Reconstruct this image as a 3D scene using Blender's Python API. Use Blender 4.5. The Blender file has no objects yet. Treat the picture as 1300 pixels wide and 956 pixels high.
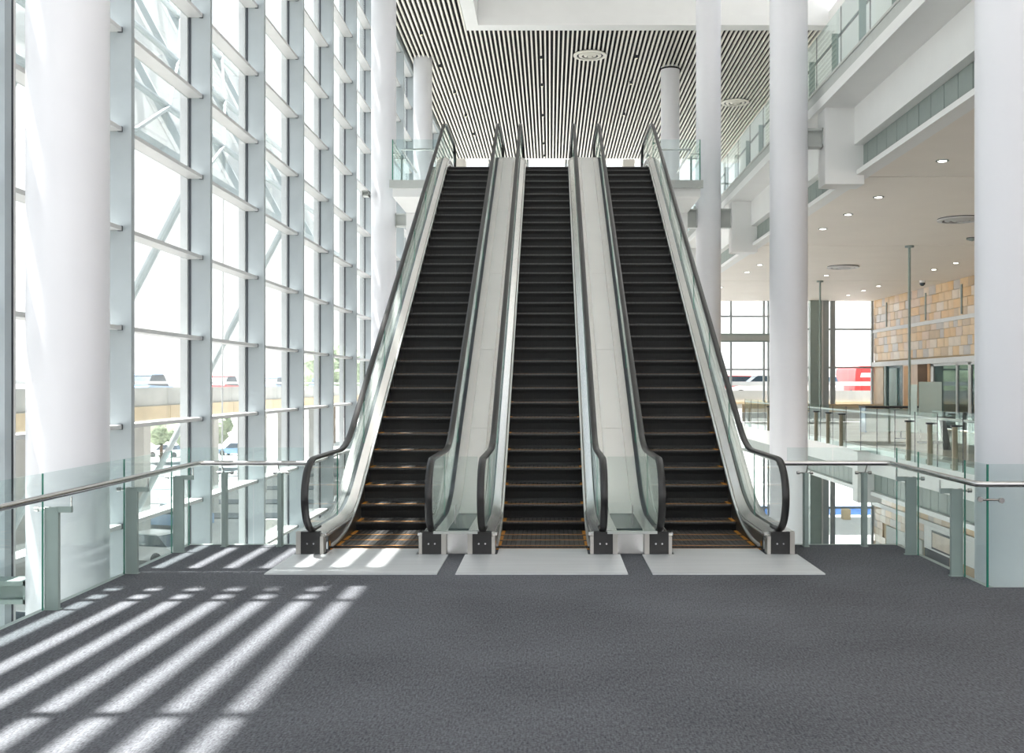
import bpy, math, random
from mathutils import Vector
random.seed(7)
C = bpy.context.scene.collection
PI = math.pi
F = 1350.0; EYE = 1.717; VX = 699.0; VY = 487.5     # focal length in pixels, eye height, vanishing point

# ------------------------------------------------------------------ camera
cam = bpy.data.cameras.new('camera'); cam.sensor_width = 36; cam.lens = 36*F/1300
cam.shift_x = -(VX-650)/1300; cam.shift_y = (VY-478)/1300
cam.clip_start = 0.05; cam.clip_end = 2000
co = bpy.data.objects.new('camera', cam); C.objects.link(co)
co.location = (0, 0, EYE); co.rotation_euler = (PI/2, 0, 0)
bpy.context.scene.camera = co
# ------------------------------------------------------------------ sky, sun, exposure
w = bpy.data.worlds.new('sky'); bpy.context.scene.world = w; w.use_nodes = True
nt = w.node_tree; nt.nodes.clear()
wo = nt.nodes.new('ShaderNodeOutputWorld'); bg = nt.nodes.new('ShaderNodeBackground')
tc = nt.nodes.new('ShaderNodeTexCoord'); sx = nt.nodes.new('ShaderNodeSeparateXYZ'); cr = nt.nodes.new('ShaderNodeValToRGB')
nt.links.new(tc.outputs['Generated'], sx.inputs[0]); nt.links.new(sx.outputs['Z'], cr.inputs[0])
cr.color_ramp.elements[0].color = (1.0, .985, .97, 1); cr.color_ramp.elements[1].color = (0.74, 0.85, 1.0, 1)
nt.links.new(cr.outputs[0], bg.inputs[0]); nt.links.new(bg.outputs[0], wo.inputs[0])
bg.inputs[1].default_value = 1.15
sun = bpy.data.lights.new('sun', 'SUN'); sun.energy = 18; sun.angle = math.radians(0.6); sun.color = (1.0, 0.965, 0.92)
so = bpy.data.objects.new('sun', sun); C.objects.link(so); so.location = (-20, 10, 60)
so.rotation_euler = Vector((1, 0, -3.48)).to_track_quat('-Z', 'Y').to_euler()
vs = bpy.context.scene.view_settings
vs.view_transform = 'Standard'; vs.look = 'None'; vs.gamma = 1; vs.use_curve_mapping = False; vs.exposure = 0.70
cy = bpy.context.scene.cycles
cy.transparent_max_bounces = 40; cy.max_bounces = 10; cy.diffuse_bounces = 6; cy.sample_clamp_indirect = 6
cy.caustics_reflective = False; cy.caustics_refractive = False

# ------------------------------------------------------------------ materials
MATS = {}
def mat(name, col, rough=0.6, metal=0.0, noise=0.0, nscale=8, bump=0.0, bscale=60, stretch=(1, 1, 1), spec=0.5, rvar=0.0, emit=0, coat=0):
    m = bpy.data.materials.new(name); m.use_nodes = True; t = m.node_tree; b = t.nodes['Principled BSDF']
    b.inputs['Roughness'].default_value = rough; b.inputs['Metallic'].default_value = metal
    b.inputs['Specular IOR Level'].default_value = spec; b.inputs['Coat Weight'].default_value = coat
    c4 = (*col, 1); b.inputs['Base Color'].default_value = c4
    tcn = t.nodes.new('ShaderNodeTexCoord'); mp = t.nodes.new('ShaderNodeMapping'); mp.inputs['Scale'].default_value = stretch
    t.links.new(tcn.outputs['Object'], mp.inputs[0])
    n = t.nodes.new('ShaderNodeTexNoise'); n.inputs['Scale'].default_value = nscale; n.inputs['Detail'].default_value = 4
    t.links.new(mp.outputs[0], n.inputs['Vector'])
    r = t.nodes.new('ShaderNodeValToRGB')
    lo = tuple(max(0, c*(1-noise)) for c in col); hi = tuple(min(1, c*(1+noise)) for c in col)
    r.color_ramp.elements[0].position = .3; r.color_ramp.elements[1].position = .7
    r.color_ramp.elements[0].color = (*lo, 1); r.color_ramp.elements[1].color = (*hi, 1)
    t.links.new(n.outputs['Fac'], r.inputs[0]); t.links.new(r.outputs[0], b.inputs['Base Color'])
    if rvar:
        mr = t.nodes.new('ShaderNodeMapRange'); mr.inputs['To Min'].default_value = rough-rvar; mr.inputs['To Max'].default_value = rough+rvar
        t.links.new(n.outputs['Fac'], mr.inputs['Value']); t.links.new(mr.outputs[0], b.inputs['Roughness'])
    if bump:
        n2 = t.nodes.new('ShaderNodeTexNoise'); n2.inputs['Scale'].default_value = bscale; n2.inputs['Detail'].default_value = 3
        t.links.new(mp.outputs[0], n2.inputs['Vector'])
        bu = t.nodes.new('ShaderNodeBump'); bu.inputs['Strength'].default_value = bump; bu.inputs['Distance'].default_value = .01
        t.links.new(n2.outputs['Fac'], bu.inputs['Height']); t.links.new(bu.outputs[0], b.inputs['Normal'])
    if emit:
        b.inputs['Emission Color'].default_value = c4; b.inputs['Emission Strength'].default_value = emit
    MATS[name] = m; return m
def glassmat(name, tint, refl=0.05, graze=0.55, rough=0.0, diffuse=0.0, dcol=(.8, .9, .9)):
    m = bpy.data.materials.new(name); m.use_nodes = True; t = m.node_tree; t.nodes.clear()
    o = t.nodes.new('ShaderNodeOutputMaterial'); tr = t.nodes.new('ShaderNodeBsdfTransparent'); gl = t.nodes.new('ShaderNodeBsdfGlossy')
    tr.inputs[0].default_value = (*tint, 1); gl.inputs['Roughness'].default_value = rough; gl.inputs['Color'].default_value = (.95, 1, .99, 1)
    lw = t.nodes.new('ShaderNodeLayerWeight'); lw.inputs['Blend'].default_value = .5
    pw = t.nodes.new('ShaderNodeMath'); pw.operation = 'POWER'; pw.inputs[1].default_value = 5
    mr = t.nodes.new('ShaderNodeMath'); mr.operation = 'MULTIPLY_ADD'; mr.inputs[1].default_value = graze; mr.inputs[2].default_value = refl
    t.links.new(lw.outputs['Facing'], pw.inputs[0]); t.links.new(pw.outputs[0], mr.inputs[0])
    mx = t.nodes.new('ShaderNodeMixShader'); t.links.new(mr.outputs[0], mx.inputs[0]); t.links.new(tr.outputs[0], mx.inputs[1]); t.links.new(gl.outputs[0], mx.inputs[2])
    out = mx
    if diffuse:
        d = t.nodes.new('ShaderNodeBsdfTranslucent'); d.inputs[0].default_value = (*dcol, 1)
        d2 = t.nodes.new('ShaderNodeBsdfDiffuse'); d2.inputs[0].default_value = (*dcol, 1)
        a = t.nodes.new('ShaderNodeMixShader'); a.inputs[0].default_value = .5
        t.links.new(d.outputs[0], a.inputs[1]); t.links.new(d2.outputs[0], a.inputs[2])
        m2 = t.nodes.new('ShaderNodeMixShader'); m2.inputs[0].default_value = diffuse
        t.links.new(mx.outputs[0], m2.inputs[1]); t.links.new(a.outputs[0], m2.inputs[2]); out = m2
    t.links.new(out.outputs[0], o.inputs[0]); MATS[name] = m; return m

white = mat('white_plaster', (.80, .80, .79), .55, noise=.015, nscale=2)
whitecol = mat('white_column_paint', (.75, .75, .785), .38, noise=.012, nscale=1.5)
cream = mat('cream_board_ceiling', (.82, .765, .70), .6, noise=.02, nscale=1)
greysteel = mat('grey_green_painted_steel', (.36, .40, .42), .42, noise=.04, nscale=3)
postgrey = mat('grey_post_paint', (.27, .33, .31), .45, noise=.04, nscale=5)
lightalu = mat('pale_aluminium', (.62, .62, .62), .4, metal=.15, noise=.03, nscale=5)
dark = mat('dark_gasket', (.03, .035, .045), .5)
black = mat('black_rubber', (.018, .017, .017), .32, noise=.1, nscale=20)
stepm = mat('black_step_metal', (.011, .0105, .0105), .5, noise=.35, nscale=3, stretch=(60, 1, 1), bump=.5, bscale=12)
nosem = mat('step_nosing_highlight', (.075, .072, .070), .45, metal=.2, noise=.5, nscale=3, stretch=(14, 1, 1))  # paler than the step: the bright reflection along the nosing, painted in
treadm = mat('grey_step_tread', (.060, .058, .056), .42, metal=.3, noise=.5, nscale=3, stretch=(16, 1, 1))
newelm = mat('dull_newel_steel', (.46, .44, .41), .38, metal=.8, noise=.03)
flatm = mat('dark_reflection_steel', (.10, .135, .135), .25, metal=.3, noise=.05)  # dark reflection on the flat deck end, put into the colour
yellow = mat('orange_yellow_paint', (.62, .26, .03), .5, noise=.25, nscale=20)
steel = mat('brushed_steel', (.80, .79, .77), .26, metal=.85, noise=.015, nscale=.5)
sheet = mat('brushed_steel_sheet', (.86, .85, .83), .32, metal=.75, noise=.03, nscale=.8)
steelp = mat('polished_steel_rail', (.55, .54, .53), .22, metal=1, noise=.03, nscale=10)
plate = mat('brushed_landing_plate', (.66, .67, .68), .42, metal=.35, noise=.07, nscale=1.5, stretch=(.6, 9, 1), rvar=.06)
darksteel = mat('dark_skirt_steel', (.20, .18, .16), .35, metal=.85, noise=.08, nscale=2)
louvre = mat('grey_louvre_paint', (.25, .29, .27), .5, noise=.05, nscale=4)
slatm = mat('cream_slat_paint', (.83, .80, .72), .5, noise=.02)
void = mat('black_ceiling_void', (.012, .012, .013), .9)
trimg = mat('grey_trim_metal', (.47, .49, .47), .45, noise=.03)
concrete = mat('pale_concrete', (.44, .43, .405), .85, noise=.12, nscale=.6)
beige = mat('beige_render', (.55, .43, .28), .85, noise=.12, nscale=.8)
ground = mat('pale_paving', (.50, .49, .47), .9, noise=.10, nscale=.15)
asphalt = mat('grey_asphalt', (.20, .21, .22), .9, noise=.12, nscale=.5)
leaf = mat('overexposed_green_leaves', (.26, .31, .20), .8, noise=.5, nscale=3, bump=.8, bscale=5)  # green paled to stand in for overexposure outdoors
bark = mat('brown_bark', (.16, .11, .07), .9, noise=.2)
bluepaint = mat('blue_paint', (.10, .22, .55), .4)
redpaint = mat('red_car_paint', (.60, .03, .03), .3, coat=.5)
whitepaint = mat('white_car_paint', (.75, .75, .75), .3, coat=.5)
bluecar = mat('blue_grey_car_paint', (.18, .30, .48), .3, coat=.5)
carglass = mat('dark_car_glass', (.03, .05, .07), .1)
lampm = mat('lamp_lens', (1, .96, .9), .4, emit=6)
spotlens = mat('dim_spot_lens', (.8, .72, .5), .3, emit=.25)
tealdark = mat('dark_teal_panel', (.03, .09, .10), .25)
timber = mat('orange_timber', (.50, .27, .11), .5, noise=.15, nscale=2)
glass_wall = glassmat('curtain_wall_glass', (.94, .96, .965), .03, .45)
glass_rail = glassmat('railing_glass', (.925, .965, .96), .035, .45)
glass_bal = glassmat('balustrade_glass', (.93, .96, .95), .05, .6)
glass_far = glassmat('dull_railing_glass', (.90, .945, .935), .02, .16)
glass_edge = mat('green_glass_edge', (.03, .20, .14), .15)
frost = glassmat('frosted_glass', (.9, .97, .96), .04, .3, diffuse=.6, dcol=(.84, .93, .92))
canvas = glassmat('white_canopy_membrane', (.9, .9, .9), .0, .0, diffuse=.9, dcol=(.36, .38, .38))
stones = [mat('sandstone_%s' % n, c, .28, noise=.10, nscale=2.5, spec=.6) for n, c in
          (('amber', (.60, .37, .16)), ('honey', (.62, .43, .24)), ('grey', (.45, .40, .37)), ('pale', (.63, .52, .42)), ('brown', (.47, .33, .20)), ('rose', (.60, .44, .33)))]
def carpet():
    m = mat('charcoal_carpet', (.085, .088, .096), .95, noise=0, spec=.1); t = m.node_tree; b = t.nodes['Principled BSDF']
    tcn = t.nodes.new('ShaderNodeTexCoord')
    def no(scale, sc, det=3):
        mp = t.nodes.new('ShaderNodeMapping'); mp.inputs['Scale'].default_value = sc; t.links.new(tcn.outputs['Object'], mp.inputs[0])
        n = t.nodes.new('ShaderNodeTexNoise'); n.inputs['Scale'].default_value = scale; n.inputs['Detail'].default_value = det
        t.links.new(mp.outputs[0], n.inputs[0]); return n
    a = no(24, (4, .8, 1)); c = no(70, (1, 1, 1)); d = no(.7, (1, 1, 1))
    s = t.nodes.new('ShaderNodeMath'); s.operation = 'ADD'; t.links.new(a.outputs[0], s.inputs[0]); t.links.new(c.outputs[0], s.inputs[1])
    s2 = t.nodes.new('ShaderNodeMath'); s2.operation = 'MULTIPLY_ADD'; s2.inputs[1].default_value = .5
    t.links.new(d.outputs[0], s2.inputs[0]); t.links.new(s.outputs[0], s2.inputs[2])
    r = t.nodes.new('ShaderNodeValToRGB'); r.color_ramp.elements[0].position = .85/2; r.color_ramp.elements[1].position = 1
    s3 = t.nodes.new('ShaderNodeMath'); s3.operation = 'MULTIPLY'; s3.inputs[1].default_value = .6; t.links.new(s2.outputs[0], s3.inputs[0])
    t.links.new(s3.outputs[0], r.inputs[0])
    r.color_ramp.elements[0].color = (.018, .019, .023, 1); r.color_ramp.elements[1].color = (.195, .199, .216, 1)
    t.links.new(r.outputs[0], b.inputs['Base Color'])
    bu = t.nodes.new('ShaderNodeBump'); bu.inputs['Strength'].default_value = .6; bu.inputs['Distance'].default_value = .006
    t.links.new(s.outputs[0], bu.inputs['Height']); t.links.new(bu.outputs[0], b.inputs['Normal']); return m
carpetm = carpet()

# ------------------------------------------------------------------ mesh helpers
class MB:
    def __init__(s): s.v = []; s.f = []; s.m = []; s.mats = []
    def mi(s, m):
        if m not in s.mats: s.mats.append(m)
        return s.mats.index(m)
    def box(s, x0, x1, y0, y1, z0, z1, m):
        k = len(s.v); i = s.mi(m)
        s.v += [(x, y, z) for z in (z0, z1) for y in (y0, y1) for x in (x0, x1)]
        for f in ((0, 2, 3, 1), (4, 5, 7, 6), (0, 1, 5, 4), (2, 6, 7, 3), (0, 4, 6, 2), (1, 3, 7, 5)):
            s.f.append(tuple(k+a for a in f)); s.m.append(i)
        return s
    def beam(s, a, b, wx, wz, m):                 # square bar from a to b
        a = Vector(a); b = Vector(b); d = (b-a).normalized()
        up = Vector((0, 0, 1)) if abs(d.z) < .95 else Vector((0, 1, 0))
        r = d.cross(up).normalized()*wx/2; u = r.cross(d).normalized()*wz/2
        k = len(s.v); i = s.mi(m)
        for p in (a, b): s.v += [tuple(p-r-u), tuple(p+r-u), tuple(p+r+u), tuple(p-r+u)]
        for f in ((0, 1, 2, 3), (7, 6, 5, 4), (0, 4, 5, 1), (1, 5, 6, 2), (2, 6, 7, 3), (3, 7, 4, 0)):
            s.f.append(tuple(k+q for q in f)); s.m.append(i)
        return s
    def tube(s, pts, r, m, n=12, caps=True):
        pts = [Vector(p) for p in pts]; k = len(s.v); i = s.mi(m); N = len(pts)
        for j, p in enumerate(pts):
            t = (pts[min(j+1, N-1)]-pts[max(j-1, 0)]).normalized()
            up = Vector((0, 0, 1)) if abs(t.z) < .95 else Vector((0, 1, 0))
            a = t.cross(up).normalized(); b = a.cross(t).normalized()
            rr = r[j] if isinstance(r, (list, tuple)) else r
            for q in range(n):
                th = 2*PI*q/n; s.v.append(tuple(p+(a*math.cos(th)+b*math.sin(th))*rr))
        for j in range(N-1):
            for q in range(n):
                s.f.append((k+j*n+q, k+j*n+(q+1) % n, k+(j+1)*n+(q+1) % n, k+(j+1)*n+q)); s.m.append(i)
        if caps:
            s.f.append(tuple(k+q for q in reversed(range(n)))); s.m.append(i)
            s.f.append(tuple(k+(N-1)*n+q for q in range(n))); s.m.append(i)
        return s
    def sweep(s, path, prof, m, closed=True, cap=True):   # path in (y,z); prof in (x, n), n along the path's normal
        k = len(s.v); i = s.mi(m); N = len(path); P = len(prof)
        for j, (y, z) in enumerate(path):
            y0, z0 = path[max(j-1, 0)]; y1, z1 = path[min(j+1, N-1)]
            L = math.hypot(y1-y0, z1-z0) or 1; ny, nz = -(z1-z0)/L, (y1-y0)/L
            for (px, pn) in prof: s.v.append((px, y+ny*pn, z+nz*pn))
        for j in range(N-1):
            for q in range(P if closed else P-1):
                s.f.append((k+j*P+q, k+j*P+(q+1) % P, k+(j+1)*P+(q+1) % P, k+(j+1)*P+q)); s.m.append(i)
        if cap and closed:
            s.f.append(tuple(k+q for q in reversed(range(P)))); s.m.append(i)
            s.f.append(tuple(k+(N-1)*P+q for q in range(P))); s.m.append(i)
        return s
    def strip(s, ys, lo, hi, x0, x1, m, edge=None):        # sheet in the YZ plane between lo(y) and hi(y), thick from x0 to x1
        k = len(s.v); i = s.mi(m); e = s.mi(edge or m)
        for y in ys:
            a, b = lo(y), hi(y)
            s.v += [(x0, y, a), (x1, y, a), (x1, y, b), (x0, y, b)]
        for j in range(len(ys)-1):
            a = k+4*j
            s.f += [(a, a+4, a+7, a+3), (a+1, a+2, a+6, a+5), (a, a+1, a+5, a+4), (a+3, a+7, a+6, a+2)]; s.m += [i, i, e, e]
        s.f.append((k, k+3, k+2, k+1)); a = k+4*(len(ys)-1); s.f.append((a, a+1, a+2, a+3)); s.m += [e, e]
        return s
    def prism(s, poly, axis, a0, a1, m):          # polygon extruded along an axis: 'x' poly=(y,z), 'y' poly=(x,z), 'z' poly=(x,y)
        k = len(s.v); i = s.mi(m); n = len(poly)
        for a in (a0, a1):
            for p, q in poly: s.v.append({'x': (a, p, q), 'y': (p, a, q), 'z': (p, q, a)}[axis])
        s.f.append(tuple(k+j for j in reversed(range(n)))); s.f.append(tuple(k+n+j for j in range(n))); s.m += [i, i]
        for j in range(n): s.f.append((k+j, k+(j+1) % n, k+n+(j+1) % n, k+n+j)); s.m.append(i)
        return s
    def mesh(s, name, smooth=False, bevel=0):
        me = bpy.data.meshes.new(name); me.from_pydata(s.v, [], s.f); me.validate()
        for m in s.mats: me.materials.append(m)
        import bmesh
        b = bmesh.new(); b.from_mesh(me)
        for f, i in zip(b.faces, s.m): f.material_index = i
        bmesh.ops.recalc_face_normals(b, faces=b.faces)
        if smooth:
            for f in b.faces: f.smooth = True
            for e in b.edges:
                if len(e.link_faces) == 2 and e.calc_face_angle(0) > .6: e.smooth = False
        b.to_mesh(me); b.free(); return me
def add(name, me, parent=None, loc=None, rot=None):
    o = bpy.data.objects.new(name, me); C.objects.link(o)
    if parent: o.parent = parent
    if loc: o.location = loc
    if rot: o.rotation_euler = rot
    return o
def obj(name, mb, parent=None, smooth=False, loc=None): return add(name, mb.mesh(name, smooth), parent, loc)
def empty(name, loc=(0, 0, 0), rz=0):
    o = bpy.data.objects.new(name, None); C.objects.link(o); o.location = loc; o.rotation_euler = (0, 0, rz); o.empty_display_size = .2; return o
def tag(o, label=None, cat=None, group=None, kind=None):
    if label: o['label'] = label
    if cat: o['category'] = cat
    if group: o['group'] = group
    if kind: o['kind'] = kind
    return o
def struct(o, label=None):
    o['kind'] = 'structure'
    if label: o['label'] = label
    return o
def copy_tree(o, parent=None):
    c = o.copy(); C.objects.link(c); c.parent = parent
    for ch in list(o.children): copy_tree(ch, c)
    return c
def boxo(name, x0, x1, y0, y1, z0, z1, m, parent=None): return obj(name, MB().box(x0, x1, y0, y1, z0, z1, m), parent)
def fillet(pts, rad, n=10):
    out = [pts[0]]
    for i in range(1, len(pts)-1):
        p = Vector(pts[i]); a = Vector(pts[i-1]); b = Vector(pts[i+1]); d1 = (a-p).normalized(); d2 = (b-p).normalized()
        t = rad[i-1]
        for k in range(n+1):
            u = k/n; q = (p+d1*t)*(1-u)**2 + p*2*u*(1-u) + (p+d2*t)*u*u; out.append((q.x, q.y))
    out.append(pts[-1]); return out
def interp(path):
    P = sorted(path)
    def f(y):
        if y <= P[0][0]: return P[0][1]
        for (a, b), (c, d) in zip(P, P[1:]):
            if y <= c: return b+(d-b)*(y-a)/(c-a) if c > a else d
        return P[-1][1]
    return f

# ------------------------------------------------------------------ floor, ceiling, walls
WX = -5.30; H0 = 1.18
CZ = 13.18                                             # underside of the slatted ceiling
UP = 6.667                                             # upper floor
fl = MB().prism([(-3.84, -9), (3.69, -9), (3.69, 11.06), (-3.84, 11.06)], 'z', -.35, 0, carpetm)
fl.box(-3.84, -2.60, 11.06, 11.34, -.35, 0, carpetm).box(2.49, 3.69, 11.06, 11.34, -.35, 0, carpetm)
fl.box(3.69, 14.6, -9, 8.98, -.35, 0, carpetm)
struct(obj('floor', fl), 'charcoal carpet floor of the bridge in front of the escalators')
tr = MB().box(-3.90, -3.845, -9, 11.38, -.40, -.004, trimg).box(-3.90, -2.6, 11.345, 11.39, -.40, .004, trimg).box(2.49, 3.75, 11.345, 11.39, -.40, .004, trimg)
tr.box(3.695, 3.75, 8.99, 11.38, -.40, -.004, trimg)
struct(obj('trim_1', tr), 'grey metal edge strip round the carpeted bridge')
struct(boxo('ground', -160, 160, -40, 260, -6.9, -6.66, ground), 'pale sunlit paving outside and below')
# upper landing slab
ul = MB().box(-3.86, 3.66, 25.97, 55.3, 6.29, UP-.02, white).box(-3.93, 3.72, 25.90, 25.97, 6.50, UP+.02, trimg)
struct(obj('floor', ul), 'white edged upper landing slab behind the escalators')
struct(boxo('wall_back', -3.86, 3.66, 28.40, 28.7, -6.66, 6.285, white), 'white wall under the upper landing behind the escalators')
# slatted ceiling
ce = empty('ceiling', (0, 0, CZ)); struct(ce, 'cream slats with black gaps over the hall, beside a white light well')
cv = MB().box(-5.28, -2.72, -9, 55.3, .26, .34, void).box(-2.72, 8.87, 34.42, 55.3, .26, .34, void)
obj('backing', cv, ce)
cf = MB().box(-2.72, -2.31, -9, 34.42, -.02, .30, white).box(-2.31, 8.87, 33.90, 34.42, -.02, .30, white)
obj('opening_trim', cf, ce)
pitch = .152
sl_long = MB().box(-.030, .030, -9, 55.3, 0, .075, slatm).mesh('slat'); sl_short = MB().box(-.030, .030, 34.45, 55.3, 0, .075, slatm).mesh('slat')
x = -5.2
while x < 8.8:
    add('slat', sl_long if x < -2.73 else sl_short, ce, (x, 0, 0)); x += pitch
# light well
struct(obj('wall_front', MB().box(-2.31, 8.87, 33.92, 34.3, CZ+.3, 17.3, white)), 'white upstand of the light well facing the camera')
struct(obj('wall_left', MB().box(-2.72, -2.32, -9, 34.3, CZ+.3, 17.3, white)), 'white side of the light well')
struct(boxo('ceiling', -5.6, 9.1, -9, 34.3, 17.3, 17.6, white), 'white roof over the light well')
struct(boxo('ceiling', -5.36, 9.1, 34.3, 55.6, CZ+.42, CZ+.7, white), 'roof slab above the slatted ceiling')
struct(boxo('ceiling', -5.36, -2.72, -9, 34.3, CZ+.42, CZ+.7, white), 'roof slab above the slats beside the glass wall')
rw = MB().box(8.87, 9.1, -9, 55.3, 7.05, 13.6, white)
for y in range(-9, 35, 5): rw.box(8.87, 9.1, y, y+.4, 13.6, 17.3, white)  # unseen clerestory openings between posts, added to let sky light into the well
struct(obj('wall_right', rw), 'white wall at the back of the upper gallery')

# ------------------------------------------------------------------ left curtain wall: window_1
win = struct(empty('window_1', (WX, 0, 0)), 'tall glass curtain wall with grey mullions and pale transoms')
def YK(k): return 9.72+2.932*(k+1)
zs = [H0*(j+1) for j in range(-5, 11)]                # transom heights
mu = MB().box(.03, .31, 0, .10, -6.66, 13.3, greysteel).box(0, .03, -.012, .06, -6.66, 13.3, dark).box(-.13, -.02, .0, .07, -6.66, 13.3, lightalu).mesh('mullion')
for k in range(0, 16):
    add('mullion', mu, win, (0, YK(k), 0))
m1 = MB().box(.03, .31, 0, .12, -6.66, 13.3, greysteel).box(.0, .30, .12, .135, -6.66, 13.3, lightalu).box(0, .31, .135, .16, -6.66, 13.3, dark).box(.0, .31, .16, .20, -6.66, 13.3, lightalu).box(-.13, -.02, 0, .2, -6.66, 13.3, lightalu)
obj('mullion', m1, win, loc=(0, YK(-1), 0))
trm = MB().box(.0, .21, .10, 2.90, 0, .05, lightalu).box(.16, .212, 2.90, 2.925, -.006, .056, dark).box(0, .21, 2.90, 2.932, .004, .046, trimg).box(-.02, 0, .1, 2.93, -.0, .05, trimg).mesh('transom')
def pane_mesh(h): return MB().box(-.012, .0, .10, 2.93, 0, h, glass_wall).mesh('pane')
pm = pane_mesh(H0-.05); pl = pane_mesh(zs[0]+6.6)
for k in range(-1, 15):
    for z in zs:
        add('transom', trm, win, (0, YK(k), z))
        if z < zs[-1]: add('pane', pm, win, (0, YK(k), z+.05))
    add('pane', pl, win, (0, YK(k), -6.63))
back = [9.72, 8.40, 5.47, 2.54, -.39, -3.32, -6.25, -9.18]
for b1, b0 in zip(back, back[1:]):
    add('mullion', mu, win, (0, b0, 0))
    for z in zs: obj('transom', MB().box(0, .21, b0+.1, b1-.01, z, z+.05, lightalu), win)
    obj('pane', MB().box(-.012, 0, b0+.1, b1, -6.63, 13.0, glass_wall), win)
obj('head_beam', MB().box(-.03, .3, -9, 55.3, 13.0, 13.5, greysteel), win)
# ------------------------------------------------------------------ columns
def column(x, y, z0, z1, label, r=.34):
    o = obj('column', MB().tube([(0, 0, z0), (0, 0, z1)], r, whitecol, 64), smooth=True, loc=(x, y, 0)); tag(o, label, 'column', 'round white columns'); return o
column(-4.25, 9.37, -6.66, 13.15, 'thick round white column behind the left glass railing, nearest on the left')
column(4.32, 9.92, -6.66, 17.2, 'thick round white column behind the right glass railing, at the right frame edge')
column(4.32, 19.3, -6.66, 17.2, 'round white column right of the escalators with a grey bracket to the gallery')
column(4.32, 29.1, -6.66, 17.2, 'slim white column just right of the right escalator, beside the upper landing')
column(-4.55, 29.0, -6.66, 13.15, 'slim white column just left of the left escalator, before the far mullions')
column(-4.52, 37.6, UP, 13.25, 'white column on the upper landing at the left, under the slats', .33)
column(4.35, 38.7, UP, 13.25, 'white column on the upper landing at the right, topped by a dark ring', .34)
obj_ = tag(obj('column_collar', MB().tube([(0, 0, 0), (0, 0, .05)], .36, void, 48), loc=(4.35, 38.7, 13.13)), 'thin dark ring round the top of the right upper column', 'collar')
# ------------------------------------------------------------------ steel brackets from columns
def bracket(x0, x1, y, z0, z1, label, m=trimg):
    b = MB().box(x0, x1, y-.12, y+.12, z0, z0+.04, m).box(x0, x1, y-.12, y+.12, z1-.04, z1, m).box(x0, x1, y-.04, y+.04, z0+.04, z1-.04, m)
    b.box(x0, x0+.02, y-.12, y+.12, z0, z1, m).box(x1-.02, x1, y-.12, y+.12, z0, z1, m)
    tag(obj('steel_bracket', b), label, 'bracket')
bracket(4.62, 4.92, 19.3, 6.0, 6.33, 'grey steel stub beam tying the second right column to the gallery')
bracket(4.63, 4.95, 29.1, 5.98, 6.5, 'grey stub beam on the right of the slim right column')
bracket(3.72, 4.01, 29.1, 5.98, 6.5, 'grey stub beam between the slim right column and the white wall')
bracket(-4.22, -3.9, 29.0, 6.0, 6.35, 'grey stub beam between the slim left column and the white wall')
bracket(-5.05, -4.87, 28.6, 6.75, 6.9, 'short dark bracket between the slim left column and the mullions')
bracket(-4.96, -4.57, 9.37, -.20, .0, 'grey stub beam from the nearest left column to the glass wall at floor level', postgrey)

# ------------------------------------------------------------------ escalators
T30 = .577
def line(off): return lambda y: T30*(y-12.22)+off
deck_path = fillet([(10.72, .215), (12.22+(.215-.09)/T30, .215), (12.22+(6.87-.09)/T30, 6.87), (26.35, 6.87)], [.55, .5], 14)
D = interp(deck_path)
hr_path = fillet([(10.80, .955), (12.22+(.955-.78)/T30, .955), (12.22+(7.66-.78)/T30, 7.66), (26.3, 7.66)], [.42, .42], 12)
HRF = interp(hr_path)
brush_path = fillet([(11.10, .035), (12.22+(.05-.05)/T30-.05, .05), (12.22+(6.71-.05)/T30, 6.71), (25.4, 6.71)], [.85, .7], 14)
BR = interp(brush_path)
steps = [(11.29, 0), (11.70, 0), (12.11, .0), (12.50, .10), (12.82, .27), (13.08, .475)]
steps += [(12.34+.3464*k, .067+.2*k) for k in range(3, 32)] + [(23.43, 6.44), (23.80, 6.58), (24.19, 6.655), (24.60, UP), (25.0, UP)]
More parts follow.
